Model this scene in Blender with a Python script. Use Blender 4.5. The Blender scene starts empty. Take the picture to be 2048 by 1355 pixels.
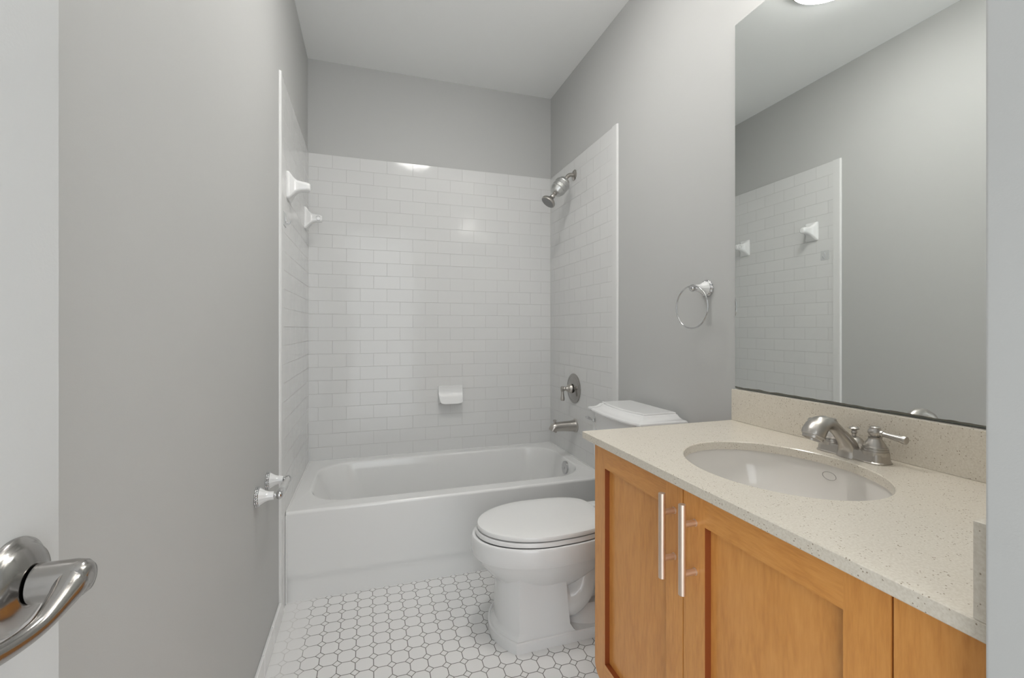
import bpy, bmesh, math, random
from mathutils import Vector, Matrix
random.seed(4)
PI = math.pi
S = bpy.context.scene
COL = S.collection

# ------------------------------------------------------------------ camera, world, lights, exposure
W = 1.524                     # room width between the tiled side walls
CAMX, CAMY, CAMZ, YAW = .3375, -2.8577, 1.1637, .3082
cd = bpy.data.cameras.new('camera'); cam = bpy.data.objects.new('camera', cd); COL.objects.link(cam)
cam.location = (CAMX, CAMY, CAMZ); cam.rotation_euler = (PI/2, 0, -YAW)
cd.sensor_width = 36; cd.sensor_fit = 'HORIZONTAL'; cd.lens = 36*897.3/2048
cd.shift_y = -(677.5-657.4)/2048; cd.clip_start = .01
S.camera = cam

wd = bpy.data.worlds.new('world'); S.world = wd; wd.use_nodes = True
bg = wd.node_tree.nodes['Background']; bg.inputs[0].default_value = (.93, .97, 1.0, 1); bg.inputs[1].default_value = 2.6
S.view_settings.view_transform = 'Standard'; S.view_settings.look = 'None'
S.view_settings.gamma = 1; S.view_settings.use_curve_mapping = False
S.view_settings.exposure = 0.13
VANITY_STRENGTH = 5.0
BULB_STRENGTH = 110.0
DOME_STRENGTH = 41.0

def area(name, loc, rot, sx, sy, power, col=(1, 1, 1), portal=False):
    d = bpy.data.lights.new(name, 'AREA'); d.shape = 'RECTANGLE'; d.size = sx; d.size_y = sy
    d.energy = power; d.color = col
    if portal: d.cycles.is_portal = True
    o = bpy.data.objects.new(name, d); COL.objects.link(o); o.location = loc; o.rotation_euler = rot
    return o
area('doorway_daylight', (.465, -3.31, 1.225), (PI/2, 0, 0), .86, 2.44, 1, portal=True)

# ------------------------------------------------------------------ materials
def mat(name, col=(.8, .8, .8), rough=.5, metal=0, **kw):
    m = bpy.data.materials.new(name); m.use_nodes = True
    b = m.node_tree.nodes['Principled BSDF']
    b.inputs['Base Color'].default_value = (*col, 1); b.inputs['Roughness'].default_value = rough
    b.inputs['Metallic'].default_value = metal
    for k, v in kw.items(): b.inputs[k.replace('_', ' ')].default_value = v
    return m
def NT(m): return m.node_tree, m.node_tree.nodes['Principled BSDF']
def node(nt, t, **kw):
    n = nt.nodes.new(t)
    for k, v in kw.items():
        if k in n.inputs: n.inputs[k].default_value = v
        else: setattr(n, k, v)
    return n
def mth(nt, op, a, b=None, c=None):
    n = nt.nodes.new('ShaderNodeMath'); n.operation = op
    for i, v in enumerate((a, b, c)):
        if v is None: continue
        if isinstance(v, (int, float)): n.inputs[i].default_value = v
        else: nt.links.new(v, n.inputs[i])
    return n.outputs[0]
def bump(nt, b, h, strength, dist):
    n = nt.nodes.new('ShaderNodeBump'); n.inputs['Strength'].default_value = strength; n.inputs['Distance'].default_value = dist
    nt.links.new(h, n.inputs['Height']); nt.links.new(n.outputs[0], b.inputs['Normal'])
def objco(nt): return nt.nodes.new('ShaderNodeTexCoord').outputs['Object']
def ramp(nt, fac, stops):
    r = nt.nodes.new('ShaderNodeValToRGB'); nt.links.new(fac, r.inputs[0])
    e = r.color_ramp.elements
    while len(e) < len(stops): e.new(.5)
    for q, (p, c) in zip(e, stops): q.position = p; q.color = (*c, 1) if len(c) == 3 else c
    return r.outputs[0]

def paint(name, col, rough=.6):
    m = mat(name, col, rough); nt, b = NT(m)
    n = node(nt, 'ShaderNodeTexNoise', Scale=420.0, Detail=2.0); nt.links.new(objco(nt), n.inputs['Vector'])
    bump(nt, b, n.outputs['Fac'], .06, .002); return m
M_WALL = paint('wall_paint', (.515, .517, .506))
M_CEIL = paint('ceiling_paint', (.91, .915, .905))
M_TRIM = paint('trim_paint', (.74, .745, .75), .35)
M_DOOR = paint('door_paint', (.60, .605, .60), .4)
M_CER = mat('white_ceramic', (.80, .80, .795), .1, 0, Coat_Weight=.3, Coat_Roughness=.04)
M_TUB = mat('tub_enamel', (.80, .80, .79), .17, 0, Coat_Weight=.25, Coat_Roughness=.06)
M_SEAT = mat('seat_plastic', (.80, .80, .79), .22)
M_SINK = mat('sink_ceramic', (.80, .768, .725), .1, 0, Coat_Weight=.3)
M_CHROME = mat('chrome', (.60, .60, .605), .09, 1)
M_DARK = mat('dark_void', (.03, .03, .03), .6)
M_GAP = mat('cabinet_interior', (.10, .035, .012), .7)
M_TRIMTILE = mat('bullnose_ceramic', (.735, .735, .725), .14)
M_ROLLER = mat('grey_plastic', (.52, .52, .515), .25)
M_FACE = mat('grey_rubber_face', (.26, .26, .255), .55)
M_CAULK = mat('caulk', (.78, .78, .77), .35)

def brushed(name, col, rough):
    m = mat(name, col, rough, 1); nt, b = NT(m)
    n = node(nt, 'ShaderNodeTexNoise', Scale=900.0, Detail=2.0); nt.links.new(objco(nt), n.inputs['Vector'])
    bump(nt, b, n.outputs['Fac'], .05, .0005); return m
M_NICKEL = brushed('brushed_nickel', (.50, .475, .445), .30)
M_NICKEL2 = brushed('polished_nickel', (.42, .405, .39), .17)
M_PULL = brushed('satin_pull', (.80, .665, .56), .42)
M_FILTER = brushed('silver_plastic_chrome', (.58, .58, .57), .34)

TILT = .012
def tile_mat(name, axis, off):
    m = mat(name, (.80, .80, .79), .12, 0, Specular_IOR_Level=.33); nt, b = NT(m)
    sep = nt.nodes.new('ShaderNodeSeparateXYZ'); nt.links.new(objco(nt), sep.inputs[0])
    cmb = nt.nodes.new('ShaderNodeCombineXYZ')
    nt.links.new(mth(nt, 'SUBTRACT', sep.outputs[axis], off), cmb.inputs[0])
    nt.links.new(mth(nt, 'SUBTRACT', sep.outputs[2], .388), cmb.inputs[1])
    br = nt.nodes.new('ShaderNodeTexBrick'); nt.links.new(cmb.outputs[0], br.inputs['Vector'])
    br.offset = .5; br.offset_frequency = 2
    for k, v in dict(Scale=1.0, **{'Mortar Size': .0011, 'Mortar Smooth': .35, 'Brick Width': .156, 'Row Height': .07848, 'Bias': 0.0}).items(): br.inputs[k].default_value = v
    br.inputs['Color1'].default_value = (.715, .715, .706, 1); br.inputs['Color2'].default_value = (.70, .70, .692, 1)
    br.inputs['Mortar'].default_value = (.60, .595, .58, 1)
    nt.links.new(br.outputs['Color'], b.inputs['Base Color'])
    # every tile sits at its own slight tilt, so reflections break from tile to tile
    sc = nt.nodes.new('ShaderNodeSeparateXYZ'); nt.links.new(cmb.outputs[0], sc.inputs[0])
    vv = mth(nt, 'DIVIDE', sc.outputs[1], .07848); row = mth(nt, 'FLOOR', vv)
    even = mth(nt, 'LESS_THAN', mth(nt, 'FRACT', mth(nt, 'MULTIPLY_ADD', row, .5, .25)), .5)
    uu = mth(nt, 'ADD', mth(nt, 'DIVIDE', sc.outputs[0], .156), mth(nt, 'MULTIPLY', even, .5)); colm = mth(nt, 'FLOOR', uu)
    idv = nt.nodes.new('ShaderNodeCombineXYZ'); nt.links.new(colm, idv.inputs[0]); nt.links.new(row, idv.inputs[1])
    wn = nt.nodes.new('ShaderNodeTexWhiteNoise'); wn.noise_dimensions = '3D'; nt.links.new(idv.outputs[0], wn.inputs['Vector'])
    sr = nt.nodes.new('ShaderNodeSeparateColor'); nt.links.new(wn.outputs['Color'], sr.inputs[0])
    fu = mth(nt, 'SUBTRACT', mth(nt, 'FRACT', uu), .5); fv = mth(nt, 'SUBTRACT', mth(nt, 'FRACT', vv), .5)
    tu = mth(nt, 'MULTIPLY', mth(nt, 'SUBTRACT', sr.outputs[0], .5), mth(nt, 'MULTIPLY', fu, .156*TILT))
    tv = mth(nt, 'MULTIPLY', mth(nt, 'SUBTRACT', sr.outputs[1], .5), mth(nt, 'MULTIPLY', fv, .0785*TILT))
    nz = node(nt, 'ShaderNodeTexNoise', Scale=11.0, Detail=1.0); nt.links.new(objco(nt), nz.inputs['Vector'])
    h = mth(nt, 'ADD', mth(nt, 'MULTIPLY', br.outputs['Fac'], -.0006), mth(nt, 'MULTIPLY', nz.outputs['Fac'], .0012))
    bump(nt, b, mth(nt, 'ADD', h, mth(nt, 'ADD', tu, tv)), 1.0, 1.0)
    nt.links.new(mth(nt, 'MULTIPLY_ADD', br.outputs['Fac'], .4, .11), b.inputs['Roughness'])
    return m
M_TILEB = tile_mat('subway_tile_back', 0, .052)
M_TILER = tile_mat('subway_tile_right', 1, -.775)
M_TILEL = tile_mat('subway_tile_left', 1, -.795)

def floor_mat():
    m = mat('octagon_floor_tile', (.8, .8, .8), .22); nt, b = NT(m)
    sep = nt.nodes.new('ShaderNodeSeparateXYZ'); nt.links.new(objco(nt), sep.inputs[0])
    def tri(o, off, p):
        u = mth(nt, 'DIVIDE', mth(nt, 'SUBTRACT', o, off), p)
        return mth(nt, 'ABSOLUTE', mth(nt, 'SUBTRACT', mth(nt, 'FRACT', mth(nt, 'ADD', u, .5)), .5))
    a = tri(sep.outputs[0], .1705, .0605); c = tri(sep.outputs[1], -.8825, .0608)
    d = mth(nt, 'SUBTRACT', mth(nt, 'ADD', a, c), .25)
    t = mth(nt, 'MULTIPLY', mth(nt, 'ABSOLUTE', d), .707)
    mm = mth(nt, 'ADD', mth(nt, 'MINIMUM', a, c), mth(nt, 'MULTIPLY', mth(nt, 'LESS_THAN', d, 0.0), 10.0))
    dist = mth(nt, 'MULTIPLY', mth(nt, 'MINIMUM', t, mm), .0605)
    mr = nt.nodes.new('ShaderNodeMapRange'); mr.interpolation_type = 'SMOOTHSTEP'
    nt.links.new(dist, mr.inputs[0]); mr.inputs[1].default_value = .0008; mr.inputs[2].default_value = .0018
    # grout is smeared pale with caulk along the tub and the left wall
    nz = node(nt, 'ShaderNodeTexNoise', Scale=9.0, Detail=2.0); nt.links.new(objco(nt), nz.inputs['Vector'])
    wx = mth(nt, 'ADD', sep.outputs[0], mth(nt, 'MULTIPLY', mth(nt, 'SUBTRACT', nz.outputs['Fac'], .5), .12))
    g = ramp(nt, wx, [(0.06, (.60, .59, .57)), (.15, (.16, .152, .138))])
    mix = nt.nodes.new('ShaderNodeMix'); mix.data_type = 'RGBA'
    nt.links.new(mr.outputs[0], mix.inputs[0]); nt.links.new(g, mix.inputs[6]); mix.inputs[7].default_value = (.80, .795, .785, 1)
    nt.links.new(mix.outputs[2], b.inputs['Base Color'])
    n2 = node(nt, 'ShaderNodeTexNoise', Scale=14.0); nt.links.new(objco(nt), n2.inputs['Vector'])
    bump(nt, b, mth(nt, 'ADD', mr.outputs[0], mth(nt, 'MULTIPLY', n2.outputs['Fac'], .8)), .4, .0008)
    nt.links.new(mth(nt, 'MULTIPLY_ADD', mr.outputs[0], -.4, .62), b.inputs['Roughness'])
    return m
M_FLOOR = floor_mat()

def quartz_mat():
    m = mat('speckled_quartz', (.7, .66, .59), .2); nt, b = NT(m)
    co = objco(nt)
    n1 = node(nt, 'ShaderNodeTexNoise', Scale=320.0, Detail=3.0); nt.links.new(co, n1.inputs['Vector'])
    base = ramp(nt, n1.outputs['Fac'], [(.36, (.665, .608, .515)), (.52, (.715, .66, .567)), (.68, (.745, .695, .605))])
    v = node(nt, 'ShaderNodeTexVoronoi', Scale=190.0); nt.links.new(co, v.inputs['Vector'])
    n2 = node(nt, 'ShaderNodeTexNoise', Scale=60.0); nt.links.new(co, n2.inputs['Vector'])
    sp = mth(nt, 'MULTIPLY', mth(nt, 'LESS_THAN', v.outputs['Distance'], .20), mth(nt, 'GREATER_THAN', n2.outputs['Fac'], .52))
    mix = nt.nodes.new('ShaderNodeMix'); mix.data_type = 'RGBA'
    nt.links.new(sp, mix.inputs[0]); nt.links.new(base, mix.inputs[6]); mix.inputs[7].default_value = (.33, .27, .20, 1)
    nt.links.new(mix.outputs[2], b.inputs['Base Color']); return m
M_QUARTZ = quartz_mat()

def wood_mat(name, stretch, seed, tone=1.0):
    m = mat(name, (.5, .25, .1), .3, 0, Coat_Weight=.15, Coat_Roughness=.2); nt, b = NT(m)
    mp = nt.nodes.new('ShaderNodeMapping'); nt.links.new(objco(nt), mp.inputs[0])
    mp.inputs['Scale'].default_value = stretch; mp.inputs['Location'].default_value = (seed, seed*1.7, seed*.6)
    n = node(nt, 'ShaderNodeTexNoise', Scale=2.2, Detail=5.0, Roughness=.5, Distortion=1.1); nt.links.new(mp.outputs[0], n.inputs['Vector'])
    r = mth(nt, 'FRACT', mth(nt, 'MULTIPLY', n.outputs['Fac'], 5.0))
    r = mth(nt, 'ABSOLUTE', mth(nt, 'SUBTRACT', r, .5))
    f = node(nt, 'ShaderNodeTexNoise', Scale=30.0, Detail=3.0); nt.links.new(mp.outputs[0], f.inputs['Vector'])
    k = mth(nt, 'ADD', mth(nt, 'MULTIPLY', r, .45), mth(nt, 'MULTIPLY', f.outputs['Fac'], .75))
    c = ramp(nt, k, [(.22, (.63*tone, .262*tone, .058*tone)), (.5, (.72*tone, .320*tone, .078*tone)), (.8, (.78*tone, .365*tone, .100*tone))])
    nt.links.new(c, b.inputs['Base Color']); return m
M_WOODV = wood_mat('maple_vertical', (9, 9, 1.1), 3.1)
M_WOODP = wood_mat('maple_panel', (5, 5, .8), 7.7, 1.02)
M_WOODH = wood_mat('maple_rail', (9, 1.1, 9), 5.3)
M_WOODE = mat('maple_recess_shade', (.24, .055, .012), .4)  # dark recess shadow painted onto the inner edges of the door frames

def mirror_mat():
    m = mat('mirror_silver', (.88, .905, .89), .0, 1); nt, b = NT(m)
    sep = nt.nodes.new('ShaderNodeSeparateXYZ'); co = objco(nt); nt.links.new(co, sep.inputs[0])
    # desilvered black edge creeping up from the bottom
    n = node(nt, 'ShaderNodeTexNoise', Scale=13.0, Detail=3.0); nt.links.new(co, n.inputs['Vector'])
    lim = mth(nt, 'MULTIPLY_ADD', n.outputs['Fac'], .011, -.0005)
    low = mth(nt, 'LESS_THAN', sep.outputs[2], lim)
    mix = nt.nodes.new('ShaderNodeMix'); mix.data_type = 'RGBA'
    nt.links.new(low, mix.inputs[0]); mix.inputs[6].default_value = (.88, .905, .89, 1); mix.inputs[7].default_value = (.12, .115, .095, 1)
    nt.links.new(mix.outputs[2], b.inputs['Base Color'])
    nt.links.new(mth(nt, 'MULTIPLY', low, .5), b.inputs['Roughness'])
    nt.links.new(mth(nt, 'SUBTRACT', 1.0, low), b.inputs['Metallic']); return m
M_MIRROR = mirror_mat()
M_MEDGE = mat('mirror_glass_edge', (.16, .20, .18), .1, .6)
M_SHADE = mat('lit_opal_glass', (.9, .9, .88), .3); M_SHADE.node_tree.nodes['Principled BSDF'].inputs['Emission Color'].default_value = (1, .965, .92, 1)
M_SHADE.node_tree.nodes['Principled BSDF'].inputs['Emission Strength'].default_value = VANITY_STRENGTH
M_DOME = mat('lit_ceiling_glass', (.9, .9, .88), .3); M_DOME.node_tree.nodes['Principled BSDF'].inputs['Emission Color'].default_value = (1, .98, .95, 1)
M_DOME.node_tree.nodes['Principled BSDF'].inputs['Emission Strength'].default_value = DOME_STRENGTH
M_BULB = mat('lit_bulb', (.9, .9, .9), .3); M_BULB.node_tree.nodes['Principled BSDF'].inputs['Emission Color'].default_value = (1, .965, .92, 1)
M_BULB.node_tree.nodes['Principled BSDF'].inputs['Emission Strength'].default_value = BULB_STRENGTH
M_HOOK = mat('clear_plastic', (.60, .61, .61), .15)
M_MARK = mat('grey_print', (.30, .27, .25), .4)

# ------------------------------------------------------------------ mesh helpers
def B(): return bmesh.new()
def box(bm, x0, x1, y0, y1, z0, z1, bev=0, seg=2):
    r = bmesh.ops.create_cube(bm, size=1)
    vs = r['verts']
    for v in vs: v.co = Vector(((x0+x1)/2+v.co.x*(x1-x0), (y0+y1)/2+v.co.y*(y1-y0), (z0+z1)/2+v.co.z*(z1-z0)))
    if bev:
        es = list({e for v in vs for e in v.link_edges})
        bmesh.ops.bevel(bm, geom=es, offset=bev, segments=seg, profile=.5, affect='EDGES')
    return bm
def loft(bm, rings, cap0=True, cap1=True, closed=True):
    R = [[bm.verts.new(p) for p in r] for r in rings]
    n = len(R[0])
    for a, b in zip(R, R[1:]):
        for i in range(n if closed else n-1):
            j = (i+1) % n
            bm.faces.new((a[i], a[j], b[j], b[i]))
    if cap0: bm.faces.new(R[0][::-1])
    if cap1: bm.faces.new(R[-1])
    return R
def frame(d):
    d = Vector(d).normalized()
    u = d.orthogonal().normalized() if abs(d.z) > .99 else d.cross(Vector((0, 0, 1))).normalized()
    return d, u, d.cross(u).normalized()
def lathe(bm, o, d, prof, n=48, cap0=True, cap1=True, scallop=0, k=0):
    """prof: list of (distance along axis, radius)"""
    d, u, v = frame(d); o = Vector(o); rings = []
    for t, r in prof:
        rings.append([o+d*t+(u*math.cos(2*PI*i/n)+v*math.sin(2*PI*i/n))*(r*(1+scallop*math.cos(k*2*PI*i/n))) for i in range(n)])
    return loft(bm, rings, cap0, cap1)
def tube(bm, pts, rad, n=20, flat=None, sub=6, cap=True):
    """smooth tube through pts; rad a number or a list; flat = list of (a,b) section half axes"""
    P = [Vector(p) for p in pts]; m = len(P)
    R = [(rad, rad)]*m if isinstance(rad, (int, float)) else [(r, r) if isinstance(r, (int, float)) else r for r in rad]
    def cr(a, b, c, d, t): return .5*((2*b)+(c-a)*t+(2*a-5*b+4*c-d)*t*t+(3*b-a-3*c+d)*t**3)
    Q, RR = [], []
    for i in range(m-1):
        a, b, c, d = P[max(i-1, 0)], P[i], P[i+1], P[min(i+2, m-1)]
        ra, rb, rc, rd = R[max(i-1, 0)], R[i], R[i+1], R[min(i+2, m-1)]
        for s in range(sub):
            t = s/sub
            Q.append(cr(a, b, c, d, t)); RR.append(tuple(cr(ra[q], rb[q], rc[q], rd[q], t) for q in (0, 1)))
    Q.append(P[-1]); RR.append(R[-1])
    rings = []; u = None
    for i, q in enumerate(Q):
        d = (Q[min(i+1, len(Q)-1)]-Q[max(i-1, 0)]).normalized()
        if u is None: _, u, _ = frame(d)
        u = (u-d*u.dot(d)).normalized(); v = d.cross(u)
        a, b = RR[i]
        rings.append([q+u*a*math.cos(2*PI*k/n)+v*b*math.sin(2*PI*k/n) for k in range(n)])
    return loft(bm, rings, cap, cap)
def torus(bm, c, normal, R, r, n=72, m=14, sx=1, sy=1):
    d, u, v = frame(normal); c = Vector(c); rings = []
    for i in range(n):
        a = 2*PI*i/n; dr = u*math.cos(a)*sx+v*math.sin(a)*sy; ce = c+dr*R
        rings.append([ce+(dr.normalized()*math.cos(2*PI*k/m)+d*math.sin(2*PI*k/m))*r for k in range(m)])
    rings.append(rings[0])
    V = [[bm.verts.new(p) for p in q] for q in rings[:-1]]; V.append(V[0])
    for a, b in zip(V, V[1:]):
        for k in range(m): bm.faces.new((a[k], a[(k+1) % m], b[(k+1) % m], b[k]))
def rrect(x0, x1, y0, y1, r, z, n=20):
    out = []
    for cx, cy, a0 in ((x1-r, y1-r, 0), (x0+r, y1-r, PI/2), (x0+r, y0+r, PI), (x1-r, y0+r, 1.5*PI)):
        for i in range(n+1):
            a = a0+PI/2*i/n; out.append(Vector((cx+r*math.cos(a), cy+r*math.sin(a), z)))
    return out
ORIG = {}
def obj(name, bm, m, parent=None, origin=None, smooth=40):
    """link bm (world coordinates) as one mesh object; origin only for top-level meshes"""
    me = bpy.data.meshes.new(name); bmesh.ops.recalc_face_normals(bm, faces=bm.faces)
    o = bpy.data.objects.new(name, me); COL.objects.link(o)
    org = Vector(ORIG[parent.name]) if parent else Vector(origin or (0, 0, 0))
    bmesh.ops.translate(bm, vec=-org, verts=bm.verts)
    bm.to_mesh(me); bm.free()
    for q in (m if isinstance(m, (list, tuple)) else [m]): me.materials.append(q)
    if parent: o.parent = parent
    else: o.location = org
    ORIG[o.name] = tuple(org)
    if smooth:
        me.polygons.foreach_set('use_smooth', [True]*len(me.polygons))
        me.set_sharp_from_angle(angle=math.radians(smooth))
        wn = o.modifiers.new('weighted_normals', 'WEIGHTED_NORMAL'); wn.keep_sharp = True; wn.weight = 60
    return o
def tag(o, label, cat, group=None):
    o['label'] = label; o['category'] = cat
    if group: o['group'] = group
    return o
def thing(name, label, cat, loc, group=None):
    o = bpy.data.objects.new(name, None); COL.objects.link(o); o.location = loc; o.empty_display_size = .05
    ORIG[o.name] = tuple(loc)
    return tag(o, label, cat, group)
def struct(name, bm, m, smooth=0):
    o = obj(name, bm, m, smooth=smooth); o['kind'] = 'structure'; return o

# ------------------------------------------------------------------ room shell
H = 2.745; XL, XR = -.005, W+.005; YB = .005; YF = -3.30; YN = -2.572; XJ = .926
struct('floor', box(B(), XL-.1, XR+.1, YF-.1, YB+.1, -.1, 0), M_FLOOR)
struct('ceiling', box(B(), XL-.1, XR+.1, YF-.1, YB+.1, H, H+.1), M_CEIL)
wl = struct('wall_left', box(B(), XL-.1, XL, YF-.1, YB+.1, 0, H), M_WALL)
wr = struct('wall_right', box(B(), XR, XR+.1, YN, YB+.1, 0, H), M_WALL)
wb = struct('wall_back', box(B(), XL, XR, YB, YB+.1, 0, H), M_WALL)
struct('wall_near', box(B(), XJ, XR+.1, YF-.1, YN, 0, H, .004), M_WALL, 40)
bm = B()                                           # entry wall behind the camera: unseen opening, widened to let in more hall daylight
box(bm, XL, .03, YF-.1, YF, 0, H); box(bm, .90, XJ, YF-.1, YF, 0, H); box(bm, .03, .90, YF-.1, YF, 2.45, H)
struct('wall_front', bm, M_WALL)

TT = 2.194; TZ = .386
obj('tile_surround', box(B(), 0, W, 0, YB, TZ, TT), M_TILEB, wb, smooth=0)
obj('tile_surround', box(B(), XL, 0, -.828, YB, TZ, TT), M_TILEL, wl, smooth=0)
obj('tile_surround', box(B(), W, XR, -.828, YB, TZ, TT), M_TILER, wr, smooth=0)
obj('tile_return', box(B(), XL, 0, -.828, -.7635, 0, TZ-.001), M_CAULK, wl, smooth=0)
obj('tile_return', box(B(), W, XR, -.828, -.7635, 0, TZ-.001), M_CAULK, wr, smooth=0)
def bullnose(x0, x1, face, parent):
    bm = B(); ring = []
    # section in (y, x): a flat tile with a rounded outer edge
    y0, y1 = -.876, -.829
    sec = [(y1, x0), (y1, x1)] if face > 0 else [(y1, x1), (y1, x0)]
    xi, xo = (x0, x1) if face > 0 else (x1, x0)
    arc = [(y0+.009-.009*math.sin(a), xi+(xo-xi)*math.cos(a)) for a in [PI/2*i/6 for i in range(7)]]
    pts = [(y1, xi), (y1, xo)]+arc
    loft(bm, [[Vector((x, y, z)) for y, x in pts] for z in (.0, TT)])
    obj('bullnose_trim', bm, M_TRIMTILE, parent, smooth=50)
bullnose(XL, .004, 1, wl); bullnose(W-.004, XR, -1, wr)
def base(name, x0, x1, y0, y1):
    bm = B(); y = y1; 
    while y > y0+.001:
        yy = max(y-.1525, y0); box(bm, x0, x1, yy+.0006, y-.0006, .0, .077, .003, 2); y = yy
    return struct(name, bm, M_CER, 50)
base('baseboard_left', XL, .006, YF, -.877)
base('baseboard_right', W-.006, XR, -1.62, -.877)
# ------------------------------------------------------------------ open door with lever
d1 = struct('door_1', box(B(), .084, .12, -3.20, -2.441, .012, 2.05, .0015), M_DOOR, 40)
RC = Vector((.12, -2.4895, 1.000))
bm = B(); lathe(bm, RC, (1, 0, 0), [(0, .0292), (.0015, .0296), (.0032, .0290), (.005, .0268), (.0062, .0252), (.0085, .0235), (.0105, .018), (.0118, .0140), (.0122, .0126)], 64)
hd = obj('door_handle', bm, M_NICKEL2, d1)
bm = B(); L = lambda x, y, z: RC+Vector((x, y, z))
lathe(bm, L(.0128, 0, 0), (1, 0, 0), [(0, .0112), (.0008, .0122), (.010, .0120), (.020, .0120), (.0255, .0110), (.0285, .0085), (.0295, .004)], 48)
tube(bm, [L(.030, .006, .001), L(.0335, -.004, -.001), L(.0338, -.016, -.0055), L(.033, -.034, -.0105), L(.030, -.054, -.0105), L(.0265, -.078, -.006), L(.025, -.10, .001), L(.026, -.112, .004)],
     [(.008, .008), (.0090, .0105), (.0072, .0085), (.0050, .0060), (.0046, .0056), (.0048, .006), (.005, .006), (.004, .005)], 24)
lev = obj('lever', bm, M_NICKEL2, hd)

# ------------------------------------------------------------------ bathtub
t = thing('bathtub', 'white alcove bathtub with a plain front apron under tiled walls', 'bathtub', (.762, -.38, 0))
bm = B(); Z = .388; e = .0008
R = [rrect(e, W-e, -.752, -.004, .001, 0), rrect(e, W-e, -.752, -.004, .001, .100), rrect(e, W-e, -.7605, -.004, .001, .116), rrect(e, W-e, -.762, -.004, .001, .36)]
for a in (0, 30, 60, 90):
    q = math.radians(a); R.append(rrect(e, W-e, -.750-.012*math.cos(q), -.004, .002, Z-.013+.013*math.sin(q)))
x0, x1, y0, y1 = .072, 1.462, -.672, -.062
R += [rrect(x0-.012, x1+.012, y0-.012, y1+.012, .19, Z-.001), rrect(x0, x1, y0, y1, .185, Z-.005), rrect(x0+.008, x1-.004, y0+.007, y1-.007, .18, Z-.016), rrect(x0+.02, x1-.008, y0+.014, y1-.014, .175, Z-.05),
      rrect(x0+.09, x1-.03, y0+.035, y1-.035, .16, .20), rrect(x0+.15, x1-.045, y0+.055, y1-.055, .15, .10), rrect(x0+.20, x1-.075, y0+.085, y1-.085, .13, .07), rrect(x0+.30, x1-.16, y0+.16, y1-.16, .08, .062)]
loft(bm, R); obj('tub_body', bm, M_TUB, t, smooth=35)
bm = B(); lathe(bm, (1.4555, -.41, .340), (-1, 0, .10), [(0, .037), (.005, .038), (.012, .037), (.014, .034), (.0145, .012), (.016, .011), (.017, .004)], 48)
obj('overflow_plate', bm, M_CHROME, t)['label'] = 'round chrome overflow plate'
bm = B()
box(bm, .0002, .0065, -.7685, -.7606, 0, Z-.012, .003, 3)
box(bm, .001, W-.001, -.0075, -.0015, Z-.002, Z+.004, .001); box(bm, 0, .006, -.75, 0, Z-.002, Z+.004, .001); box(bm, W-.006, W, -.75, 0, Z-.002, Z+.004, .001)
obj('caulk_bead', bm, M_CAULK, t)

# ------------------------------------------------------------------ toilet
YC = -1.192
t = thing('toilet', 'white two-piece toilet with closed lid between bathtub and vanity', 'toilet', (1.1, YC, 0))
def egg(z, xf, xb, hw, n=96, dx=0, flatback=.80):
    xm = xb-(xb-xf)*.50; out = []
    for i in range(n):
        a = 2*PI*i/n; c, s = math.cos(a), math.sin(a)
        if c < 0: x = xm+(xm-xf)*c; y = hw*s
        else:
            p = .42
            x = xm+(xb-xm)*math.copysign(abs(c)**p, c); y = hw*math.copysign(abs(s)**p, s)*(1-.16*max(0, (x-xm)/(xb-xm))**2)
        out.append(Vector((x+dx, YC+y, z)))
    return out
bm = B()
loft(bm, [egg(.372, .74, 1.22, .165), egg(.380, .722, 1.235, .178), egg(.378, .714, 1.24, .184), egg(.37, .710, 1.24, .187), egg(.335, .708, 1.24, .188), egg(.316, .710, 1.24, .187), egg(.311, .7125, 1.24, .185), egg(.3085, .720, 1.236, .179), egg(.306, .724, 1.235, .176),
          egg(.285, .736, 1.23, .167), egg(.25, .762, 1.21, .150), egg(.22, .790, 1.18, .130), egg(.195, .825, 1.14, .112), egg(.17, .86, 1.09, .09)])
def ped(z, xf, bow, xb, hw, n=14):
    out = [Vector((xb, YC+hw, z))]
    for i in range(n+1):
        s = 1-2*i/n; out.append(Vector((xf-bow*(1-s*s), YC+hw*s, z)))
    out.append(Vector((xb, YC-hw, z))); return out
loft(bm, [ped(.0, .838, .062, 1.26, .146), ped(.034, .838, .062, 1.26, .146), ped(.038, .843, .06, 1.258, .1425)])
loft(bm, [ped(.036, .845, .060, 1.075, .139), ped(.046, .848, .058, 1.065, .136), ped(.062, .855, .055, 1.055, .131), ped(.15, .856, .054, 1.046, .1295), ped(.235, .858, .052, 1.040, .127), ped(.262, .860, .05, 1.03, .12)])
for sgn in (-1, 1):                               # trapway bulging on each side
    y = YC+sgn*.055
    tube(bm, [(1.02, y, .15), (1.07, y+sgn*.012, .115), (1.12, y+sgn*.012, .15), (1.16, y+sgn*.01, .235), (1.22, y+sgn*.006, .255), (1.27, y, .19), (1.27, y, .05)], [.055, .058, .058, .055, .055, .058, .06], 24)
box(bm, 1.03, 1.26, YC-.045, YC+.045, .03, .2, .02)
loft(bm, [egg(.034, 1.03, 1.30, .125), egg(.05, 1.05, 1.28, .11), egg(.09, 1.08, 1.26, .08)])
box(bm, 1.20, 1.515, YC-.155, YC+.155, .27, .398, .03, 4)
o = obj('bowl', bm, M_CER, t, smooth=30)
bm = B(); loft(bm, [egg(.3815, .734, 1.232, .172), egg(.384, .726, 1.236, .179), egg(.394, .726, 1.236, .179), egg(.399, .730, 1.236, .176)]); obj('seat', bm, M_SEAT, t)
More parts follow.
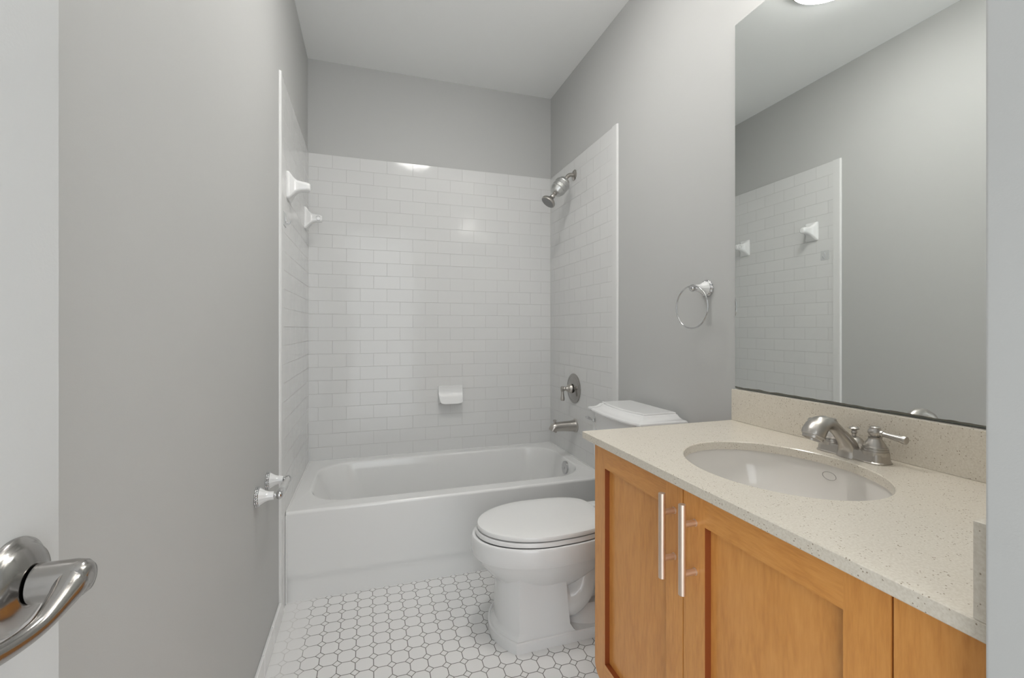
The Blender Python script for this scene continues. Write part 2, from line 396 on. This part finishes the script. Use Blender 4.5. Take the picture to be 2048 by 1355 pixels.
bm = B(); loft(bm, [egg(.4025, .738, 1.232, .172), egg(.4045, .732, 1.237, .178), egg(.413, .731, 1.238, .179), egg(.419, .734, 1.236, .176), egg(.4235, .75, 1.225, .163), egg(.4265, .80, 1.19, .13), egg(.4275, .9, 1.1, .06)]); obj('lid', bm, M_SEAT, t)
for s in (-1, 1): obj('hinge', box(B(), 1.238, 1.272, YC+s*.075-.018, YC+s*.075+.018, .390, .408, .006, 3), M_SEAT, t)
def tank(z, d, xf=1.318, hw=.197, xb=1.512, bow=.020):
    hw -= d; xf += d; xb -= d*.4; out = [Vector((xb, YC-hw, z)), Vector((xb, YC+hw, z))]
    for i in range(29):
        s = 1-2*i/28; y = hw*s
        k = 0 if abs(y) > hw-.035 else bow*(.35+.65*(1-(y/(hw-.035))**2))
        out.append(Vector((xf-k, YC+y, z)))
    return out
bm = B(); loft(bm, [tank(.405, .035), tank(.42, .020), tank(.45, .014), tank(.60, .007), tank(.792, 0)]); obj('tank', bm, M_CER, t, smooth=28)
TL = dict(xf=1.304, hw=.212, xb=1.518, bow=.022)
bm = B(); loft(bm, [tank(.790, .006, **TL), tank(.793, .001, **TL), tank(.799, 0, **TL), tank(.804, .002, **TL), tank(.807, .008, **TL), tank(.809, .020, **TL), tank(.815, .033, **TL), tank(.823, .040, **TL), tank(.8255, .043, **TL), tank(.8265, .047, **TL), tank(.831, .048, **TL), tank(.8325, .051, **TL), tank(.8326, .060, **TL)])
obj('tank_lid', bm, M_CER, t, smooth=28)
FL = Vector((1.318, -1.042, .752))
bm = B(); lathe(bm, FL, (-1, 0, 0), [(-.004, .0155), (.002, .0155), (.005, .0135), (.006, .007), (.014, .007), (.018, .0085), (.022, .006)], 32)
tube(bm, [FL+Vector((-.016, 0, 0)), FL+Vector((-.022, .014, .003)), FL+Vector((-.026, .034, .006)), FL+Vector((-.028, .05, .006))], [.0045, .0052, .0068, .005], 14)
obj('flush_lever', bm, M_CHROME, t)['label'] = 'chrome flush lever'

# ------------------------------------------------------------------ vanity cabinet
CZ, CB = .857, .8357; CF = .9478; CY0 = -1.6375; SY = -2.552
t = thing('vanity_cabinet', 'orange maple vanity cabinet with flat-panel doors under the sink', 'cabinet', (1.24, -2.12, 0))
DX = .968; DT = .021; DZ0, DZ1 = .162, .828
bm = B(); bx0 = DX+DT+.002                            # open-topped carcass: two sides, bottom, back
box(bm, bx0, W-.002, -1.710, -1.692, .155, CB-.001); box(bm, bx0, W-.002, -2.571, -2.553, .155, CB-.001)
box(bm, bx0, W-.002, -2.553, -1.710, .155, .173); box(bm, W-.014, W-.002, -2.553, -1.710, .173, CB-.001)
obj('body', bm, M_WOODV, t, smooth=0)
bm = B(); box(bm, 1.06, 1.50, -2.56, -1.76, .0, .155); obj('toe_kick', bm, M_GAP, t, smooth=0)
def make_door(ya, yb, rfar, handle_y, sl, sr, label):
    """shaker door: one frame board with a bevelled opening, a recessed panel and a bar pull"""
    RB, RT = .060, .056
    iy0, iy1, iz0, iz1 = ya-sl, yb+sr, DZ0+RB, DZ1-RT
    bm = B()
    # far stile with its rounded lower corner, near stile, then the two rails between them
    prof = [(iy0, DZ1), (iy0, DZ0)]
    if rfar:
        for k in range(9):
            a = PI/2*k/8; prof.append((ya-rfar+rfar*math.sin(a), DZ0+rfar-rfar*math.cos(a)))
    else: prof.append((ya, DZ0))
    prof.append((ya, DZ1))
    loft(bm, [[Vector((x, y, z)) for y, z in prof] for x in (DX, DX+DT)])
    box(bm, DX, DX+DT, yb, iy1, DZ0, DZ1)
    nf = len(bm.faces)
    box(bm, DX, DX+DT, iy1, iy0, iz1, DZ1); box(bm, DX, DX+DT, iy1, iy0, DZ0, iz0)
    bm.faces.ensure_lookup_table()
    for k, f in enumerate(bm.faces):
        c = f.calc_center_median(); f.normal_update()
        if k >= nf: f.material_index = 1
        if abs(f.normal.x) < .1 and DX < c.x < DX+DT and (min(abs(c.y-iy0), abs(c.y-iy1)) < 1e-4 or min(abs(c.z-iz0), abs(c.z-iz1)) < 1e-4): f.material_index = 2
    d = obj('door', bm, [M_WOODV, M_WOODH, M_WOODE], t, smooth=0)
    d['label'] = label
    bm = B(); box(bm, DX+.0145, DX+.0195, iy1-.004, iy0+.004, iz0-.004, iz1+.004); obj('panel', bm, M_WOODP, d, smooth=0)
    bm = B(); hx = .936
    lathe(bm, (hx, handle_y, .630), (0, 0, 1), [(0, .0066), (.0008, .0074), (.181, .0074), (.182, .0066)], 28)
    for z in (.672, .771): lathe(bm, (hx, handle_y, z), (1, 0, 0), [(.002, .0062), (DX-hx-.002, .0062), (DX-hx-.0015, .0072), (DX-hx, .0072)], 24)
    obj('handle', bm, M_PULL, d)
make_door(-1.679, -2.0645, .032, -2.038, .058, .055, 'far cabinet door beside the toilet')
make_door(-2.0675, -2.461, 0, -2.103, .063, .060, 'middle cabinet door below the sink')
bm = B(); box(bm, DX, DX+DT, -2.571, -2.464, DZ0, DZ1, .001); o = obj('filler_panel', bm, M_WOODV, t); o['label'] = 'plain near panel without recess'

# ------------------------------------------------------------------ countertop, splashes, sink
t = thing('countertop', 'beige speckled quartz vanity counter with oval sink cutout and splashes', 'countertop', (1.23, -2.1, CB))
SX, SYC, SA, SB = 1.213, -2.0725, .1805, .2144
def slab():
    bm = B(); n = 144; x0, x1, y0, y1 = CF, XR, YN, CY0
    ang = [2*PI*i/n for i in range(n)]
    def rect(a, ins=0):
        c, s = math.cos(a), math.sin(a); ts = []
        if c > 1e-9: ts.append((x1-SX)/c)
        if c < -1e-9: ts.append((x0+ins-SX)/c)
        if s > 1e-9: ts.append((y1-ins-SYC)/s)
        if s < -1e-9: ts.append((y0-SYC)/s)
        k = min(ts); return Vector((SX+k*c, SYC+k*s, 0))
    for cx, cy in ((x0, y0), (x0, y1), (x1, y0), (x1, y1)):
        a = math.atan2(cy-SYC, cx-SX) % (2*PI); j = min(range(n), key=lambda i: abs(ang[i]-a)); ang[j] = a
    ell = lambda a, g=0: Vector((SX+(SA+g)*math.cos(a), SYC+(SB+g)*math.sin(a), 0))
    # same angle about the centre: convert direction angle to ellipse parameter
    par = lambda a: math.atan2(math.sin(a)/SB, math.cos(a)/SA)
    up = lambda p, z: Vector((p.x, p.y, z))
    rings = [[up(ell(par(a)), CB) for a in ang], [up(rect(a, .0015), CB) for a in ang], [up(rect(a), CB+.0015) for a in ang], [up(rect(a), CZ-.0015) for a in ang], [up(rect(a, .0015), CZ) for a in ang],
             [up(ell(par(a), .002), CZ) for a in ang], [up(ell(par(a)), CZ-.002) for a in ang]]
    rings.append(rings[0])
    V = [[bm.verts.new(p) for p in r] for r in rings[:-1]]; V.append(V[0])
    for a, b in zip(V, V[1:]):
        for i in range(n): bm.faces.new((a[i], a[(i+1) % n], b[(i+1) % n], b[i]))
    return bm
obj('slab', slab(), M_QUARTZ, t, smooth=30)
obj('backsplash', box(B(), 1.504, XR, YN, CY0, CZ, .961, .0015), M_QUARTZ, t, smooth=30)
obj('side_splash', box(B(), CF, 1.504, YN, SY, CZ, .961, .0015), M_QUARTZ, t, smooth=30)

t = thing('sink', 'white oval undermount sink set in the quartz counter', 'sink', (SX, SYC, .69))
bm = B(); n = 96
def el(k, z, g=0): return [Vector((SX+(SA+g)*k*math.cos(2*PI*i/n), SYC+(SB+g)*k*math.sin(2*PI*i/n), z)) for i in range(n)]
rings = [el(1, CB-.0005, .02), el(1, CB-.0005, .006)]
for i in range(1, 15):
    a = PI/2*i/14*.93; rings.append(el(math.cos(a)**.62, CB-.004-.148*math.sin(a)**1.0, .005))
loft(bm, rings[1:], cap0=False, cap1=True); obj('basin', bm, M_SINK, t, smooth=60)
bm = B(); lathe(bm, (SX+.01, SYC, .6835), (0, 0, 1), [(0, .022), (.003, .022), (.005, .018), (.0035, .015), (.004, .004)], 40); obj('drain', bm, M_NICKEL, t)
MK = Vector((1.397, -2.059, .8095))
bm = B(); torus(bm, MK+Vector((-.0030, 0, 0)), Vector((-.985, .06, .13)), .0175, .0005, 64, 8, 1, .52)
mk = obj('oval_mark', bm, M_MARK, t); mk['label'] = 'thin grey oval outline printed on the basin'

# ------------------------------------------------------------------ faucet
FX, FY = 1.449, -2.075
t = thing('faucet', 'brushed nickel two-lever faucet with curved spout behind the oval sink', 'faucet', (FX, FY, CZ))
def stad(z, hx, hy, r=None): return rrect(FX-hx, FX+hx, FY-hy, FY+hy, min(r or hx, hx)*.999, z, 12)
bm = B(); loft(bm, [stad(CZ, .0275, .0785, .018), stad(CZ+.003, .0275, .0785, .018), stad(CZ+.005, .0255, .0765, .017), stad(CZ+.021, .0240, .0748, .016), stad(CZ+.0235, .0225, .0735, .015), stad(CZ+.0245, .018, .069, .012)])
obj('base_plate', bm, M_NICKEL, t)
bm = B()
lathe(bm, (FX+.006, FY, CZ+.012), (0, 0, 1), [(0, .0285), (.008, .0280), (.017, .0250), (.025, .0205), (.031, .0150), (.035, .0095), (.0365, .005)], 40)
def spout_rings(bm, secs, n=40):
    R = []
    for x, z, deg, a, b in secs:                       # section centre, path direction in the XZ plane, half width in Y, half thickness
        q = math.radians(deg); nx, nz = math.sin(q), -math.cos(q)
        R.append([Vector((FX+x+nx*b*math.cos(2*PI*i/n), FY+a*math.sin(2*PI*i/n), CZ+z+nz*b*math.cos(2*PI*i/n))) for i in range(n)])
    loft(bm, R)
spout_rings(bm, [(-.008, .0005, 90, .0285, .0265), (-.008, .004, 90, .028, .026), (-.009, .014, 95, .0255, .0235), (-.0135, .026, 112, .0215, .0205), (-.0215, .038, 126, .0185, .0172), (-.033, .050, 134, .0162, .0148), (-.047, .0625, 139, .0150, .0132),
    (-.062, .0750, 147, .0155, .0132), (-.077, .0835, 160, .0172, .0142), (-.091, .0865, 180, .0200, .0162), (-.104, .0842, 202, .0232, .0188), (-.1155, .0770, 222, .0254, .0210), (-.1235, .0675, 240, .0260, .0224), (-.1265, .0615, 246, .0255, .0222)])
sp = obj('spout', bm, M_NICKEL, t, smooth=50)
bm = B(); AD = Vector((-.45, 0, -.9)); lathe(bm, (FX-.1235, FY, CZ+.0625), AD, [(0, .0222), (.0015, .0248), (.0055, .0248), (.007, .0222), (.0125, .0212), (.0128, .017), (.008, .016)], 40); obj('aerator', bm, M_NICKEL, sp)
for s in (-1, 1):
    hy = FY+s*.051
    bm = B(); lathe(bm, (FX, hy, CZ+.018), (0, 0, 1), [(0, .0268), (.008, .0266), (.0095, .0262), (.0098, .0246), (.0115, .0244), (.0118, .0256), (.0145, .0250), (.0150, .0232), (.0165, .0230), (.0168, .0240), (.0190, .0232), (.0195, .0214), (.027, .0182), (.034, .0140), (.0375, .0118), (.0378, .0132), (.040, .0132), (.041, .0100)], 48)
    lathe(bm, (FX, hy, CZ+.056), (0, 0, 1), [(0, .0082), (.004, .0082), (.006, .0115), (.011, .0140), (.016, .0138), (.020, .0112), (.0215, .0104), (.0245, .0104), (.026, .0085), (.0265, .004)], 48)
    h = obj('handle', bm, M_NICKEL, t)
    bm = B(); dv = Vector((.06, s, -.10)).normalized()
    lathe(bm, Vector((FX, hy, CZ+.069))+dv*.010, dv, [(0, .0072), (.006, .0068), (.007, .0055), (.012, .0050), (.03, .0064), (.044, .0078), (.0445, .0088), (.048, .0092), (.0515, .0088), (.053, .0070), (.0532, .003)], 32)
    obj('lever', bm, M_NICKEL, h)
bm = B(); lathe(bm, (FX+.006, FY, CZ+.044), (0, 0, 1), [(0, .0042), (.010, .0042), (.012, .0060), (.014, .0062), (.017, .0050), (.020, .0060), (.0215, .0105), (.0235, .0110), (.026, .0090), (.0275, .004)], 32); obj('lift_rod', bm, M_NICKEL, t)

# ------------------------------------------------------------------ mirror and vanity light
MX = 1.521; MZ0, MZ1 = .9645, 2.194; MY1, MY0 = -1.6353, -2.565
bm = B(); box(bm, MX, XR-.0005, MY0, MY1, MZ0, MZ1, .0012, 1)
bm.faces.ensure_lookup_table()
for f in bm.faces: f.material_index = 0 if (f.calc_center_median().x < MX+.0001 and f.calc_area() > .1) else 1
mir = tag(obj('mirror', bm, [M_MIRROR, M_MEDGE], None, (XR, (MY0+MY1)/2, MZ0), smooth=0), 'large frameless wall mirror resting above the quartz backsplash', 'mirror')
mir.rotation_euler.z = -.0027; mir.location.x -= .0012

LY = [-1.885, -2.075, -2.265]; LX = 1.385; LZ = 2.20
t = thing('vanity_light', 'three-shade vanity light bar on the wall above the mirror', 'light', (XR, -2.075, 2.31))
bm = B(); box(bm, XR-.03, XR, -2.40, -1.75, 2.27, 2.35, .008); obj('back_plate', bm, M_NICKEL, t)
for y in LY:
    bm = B(); tube(bm, [(XR-.02, y, 2.31), (1.47, y, 2.26), (1.44, y, 2.195), (LX+.02, y, 2.168), (LX, y, 2.176)], .007, 14); obj('arm', bm, M_NICKEL, t)
    bm = B()                                       # upward bowl: outer skin then inner skin
    lathe(bm, (LX, y, LZ), (0, 0, 1), [(0, .012), (.0, .035), (.006, .055), (.018, .066), (.045, .073), (.09, .076), (.135, .080), (.136, .077), (.09, .072), (.045, .069), (.020, .061), (.010, .045), (.008, .012)], 48); obj('shade', bm, M_SHADE, t)
    bm = B(); lathe(bm, (LX, y, LZ+.03), (0, 0, 1), [(-.018, .010), (.02, .012), (.035, .022), (.055, .028), (.075, .024), (.083, .010)], 24); obj('bulb', bm, M_BULB, t)
DCX, DCY = .74, -1.385
t = thing('ceiling_light', 'round white glowing ceiling dome light seen at top of mirror', 'light', (DCX, DCY, H))
bm = B(); lathe(bm, (DCX, DCY, H), (0, 0, -1), [(0, .168), (.012, .170), (.020, .166), (.022, .15)], 64); obj('rim', bm, M_NICKEL, t)
bm = B(); lathe(bm, (DCX, DCY, H-.020), (0, 0, -1), [(0, .160), (.006, .157), (.014, .145), (.023, .115), (.029, .070), (.031, .025)], 64); obj('dome', bm, M_DOME, t)

# ------------------------------------------------------------------ towel ring and paper holder (porcelain and chrome)
def porcelain_post(name_base, o, d, parent, scale=1.0):
    d = Vector(d); k = scale
    bm = B(); lathe(bm, o, d, [(0, .0295*k), (.003, .0305*k), (.005, .0285*k), (.007, .0305*k), (.010, .0295*k), (.0115, .0265*k), (.012, .02*k)], 96, scallop=.05, k=12); obj('rosette', bm, M_CHROME, parent, smooth=60)
    bm = B(); lathe(bm, Vector(o)+d*.0105, d, [(0, .0255*k), (.002, .0265*k), (.008, .0225*k), (.018, .0165*k), (.028, .0135*k), (.040, .0125*k), (.042, .011*k)], 96, scallop=.022, k=12); obj('post', bm, M_CER, parent, smooth=60)
    bm = B(); p = Vector(o)+d*.049
    lathe(bm, p, d, [(0, .0095), (.002, .0105), (.004, .0085), (.006, .006), (.009, .006), (.010, .0085), (.012, .0115), (.018, .0135), (.024, .0115), (.028, .007), (.029, .002)], 40)
    obj('finial', bm, M_CHROME, parent, smooth=60)
t = thing('towel_ring', 'chrome towel ring on a white porcelain post beside the mirror', 'towel ring', (XR, -1.497, 1.313))
porcelain_post('', (XR, -1.497, 1.313), (-1, 0, 0), t)
bm = B(); torus(bm, (1.455, -1.500, 1.243), (1, .06, 0), .077, .0028, 96, 12); obj('ring', bm, M_CHROME, t, smooth=60)
t = thing('toilet_paper_holder', 'empty toilet paper holder with two porcelain posts on left wall', 'toilet paper holder', (XL, -1.175, .63))
for y in (-1.257, -1.097): porcelain_post('', (XL, y, .631), (1, 0, 0), t)
bm = B(); lathe(bm, (.062, -1.250, .631), (0, 1, 0), [(0, .005), (.03, .005), (.031, .0125), (.085, .0125), (.086, .0100), (.146, .0100)], 32); obj('roller', bm, M_ROLLER, t)

# ------------------------------------------------------------------ ceramic brackets, adhesive hook, soap dish
def bracket(y, z, s, label):
    t = thing('towel_bar_bracket', label, 'bracket', (0, y, z), 'empty ceramic towel bar brackets on the left tiles')
    bm = B(); R = []
    for x, hy, hz, r, dz in ((0, .043, .060, .010, 0), (.006, .043, .060, .010, 0), (.012, .040, .056, .012, 0), (.022, .030, .041, .014, .001), (.036, .0225, .028, .014, .003), (.055, .0195, .0225, .015, .005), (.075, .0195, .0215, .0185, .005), (.086, .0165, .018, .016, .004), (.091, .010, .011, .0095, .004)):
        R.append([Vector((x, y+p.x, z+dz+p.y)) for p in rrect(-hy, hy, -hz, hz, r, 0, 8)])
    loft(bm, R); obj('ceramic_body', bm, M_CER, t, smooth=50)
    bm = B(); lathe(bm, (.070, y+s*.0150, z+.005), (0, s, 0), [(0, .0125), (.0058, .0125), (.0060, .0115), (.003, .0105), (.0025, .003)], 32); obj('bar_socket', bm, M_FILTER, t)
bracket(-.690, 1.785, 1, 'white ceramic towel bar bracket near the outer edge of left tiles')
bracket(-.150, 1.772, -1, 'white ceramic towel bar bracket near the back tiled corner')
t = thing('adhesive_hook', 'small clear square adhesive hook below the outer ceramic bracket', 'hook', (0, -.775, 1.625))
obj('plate', box(B(), 0, .002, -.803, -.747, 1.594, 1.652, .0009), M_HOOK, t)
bm = B(); tube(bm, [(.003, -.775, 1.636), (.004, -.775, 1.618), (.008, -.775, 1.607), (.017, -.775, 1.605), (.021, -.775, 1.616)], .0022, 12); obj('wire_hook', bm, M_CHROME, t)

bm = B(); xc = .832; hw = .077
R = []
NU, NV = 24, 16
def scoop(u, v):
    """u across -1..1, v 0 top .. 1 front lip"""
    side = abs(u)**5
    y = -.012-.052*(v**1.7); z = .802-.108*(v**.75)
    rise = .010*side*(v**1.5)
    return Vector((xc+hw*u*(1-.10*v*v), y, z+rise))
grid = [[bm.verts.new(scoop(-1+2*i/NU, j/NV)) for i in range(NU+1)] for j in range(NV+1)]
back = [[bm.verts.new(Vector((xc+hw*(-1+2*i/NU), 0, .802-.112*(j/NV)))) for i in range(NU+1)] for j in range(NV+1)]
for j in range(NV):
    for i in range(NU): bm.faces.new((grid[j][i], grid[j][i+1], grid[j+1][i+1], grid[j+1][i]))
for j in range(NV):
    bm.faces.new((grid[j][0], grid[j+1][0], back[j+1][0], back[j][0])); bm.faces.new((grid[j][NU], back[j][NU], back[j+1][NU], grid[j+1][NU]))
for i in range(NU):
    bm.faces.new((grid[0][i], back[0][i], back[0][i+1], grid[0][i+1])); bm.faces.new((grid[NV][i], grid[NV][i+1], back[NV][i+1], back[NV][i]))
for j in range(NV):
    for i in range(NU): bm.faces.new((back[j][i], back[j+1][i], back[j+1][i+1], back[j][i+1]))
tag(obj('soap_dish', bm, M_CER, None, (xc, 0, .69), smooth=45), 'white ceramic soap dish on the back tiled wall', 'soap dish')

# ------------------------------------------------------------------ shower fittings
t = thing('shower_fixture', 'brushed nickel shower head with thick inline filter on right tiles', 'shower head', (W, -.38, 2.096))
bm = B(); lathe(bm, (W, -.38, 2.096), (-1, 0, 0), [(0, .032), (.003, .032), (.008, .026), (.010, .014), (.011, .011)], 40); obj('flange', bm, M_NICKEL, t)
bm = B(); tube(bm, [(W-.003, -.38, 2.096), (W-.030, -.38, 2.094), (W-.047, -.38, 2.082), (W-.066, -.38, 2.052)], .0115, 20); obj('arm', bm, M_NICKEL, t)
D = Vector((-.62, 0, -.785)).normalized(); F0 = Vector((1.464, -.38, 2.060))
bm = B(); lathe(bm, F0, D, [(0, .018), (.001, .028), (.005, .0295), (.006, .0325), (.024, .0440), (.026, .0430), (.029, .0430), (.031, .0462), (.050, .0468), (.052, .0445), (.055, .0445), (.057, .0466), (.074, .0458), (.076, .0432), (.079, .0432), (.081, .0450), (.100, .0370), (.106, .0345), (.109, .031), (.110, .012)], 48); obj('filter', bm, M_FILTER, t)
bm = B(); F1 = F0+D*.107
lathe(bm, F1, D, [(0, .013), (.012, .013), (.013, .009), (.020, .009), (.023, .013), (.030, .0145), (.037, .012), (.040, .0155), (.048, .020), (.056, .034), (.064, .042), (.072, .0445), (.078, .044), (.080, .041)], 48); sh = obj('spray_head', bm, M_NICKEL, t)
bm = B(); lathe(bm, F1+D*.0802, D, [(-.002, .0405), (.001, .0395), (.0022, .030), (.0026, .006)], 48); obj('spray_face', bm, M_FACE, sh)['label'] = 'grey spray face'

t = thing('shower_valve', 'brushed nickel shower valve with round plate and drop lever', 'shower valve', (W, -.375, .80))
V0 = Vector((W, -.375, .803))
bm = B(); lathe(bm, V0, (-1, 0, 0), [(0, .090), (.004, .090), (.007, .087), (.0085, .078), (.007, .074), (.009, .070), (.014, .045), (.016, .030), (.017, .026)], 64); obj('plate', bm, M_NICKEL2, t)
bm = B(); lathe(bm, V0, (-1, 0, 0), [(.015, .020), (.020, .020), (.021, .028), (.026, .029), (.030, .027), (.034, .024), (.040, .0235), (.043, .020), (.052, .0135), (.060, .0115), (.066, .0135), (.070, .0115), (.074, .0130), (.084, .0130), (.088, .007)], 40)
obj('hub', bm, M_NICKEL, t)
bm = B(); lathe(bm, V0+Vector((-.078, 0, -.006)), (.02, 0, -1), [(-.022, .004), (-.020, .009), (-.004, .0115), (.006, .0105), (.009, .0082), (.030, .0092), (.048, .0120), (.058, .0130), (.064, .010), (.066, .003)], 32); obj('lever', bm, M_NICKEL, t)

t = thing('tub_spout', 'brushed nickel bathtub spout with small diverter knob below valve', 'spout', (W, -.393, .58))
bm = B(); lathe(bm, (W, -.393, .581), (-1, 0, 0), [(0, .041), (.004, .041), (.007, .036), (.009, .034), (.018, .0335), (.03, .0315), (.05, .0300)], 48, cap1=False)
tube(bm, [(W-.045, -.393, .581), (W-.08, -.393, .582), (W-.115, -.393, .582), (W-.138, -.393, .577), (W-.150, -.393, .558)], [.0305, .0288, .0275, .0268, .0245], 32)
obj('spout_body', bm, M_NICKEL, t, smooth=50)
bm = B(); lathe(bm, (W-.136, -.393, .596), (0, 0, 1), [(0, .006), (.018, .0055), (.020, .009), (.023, .011), (.026, .010), (.028, .005)], 28); obj('diverter_knob', bm, M_NICKEL, t)
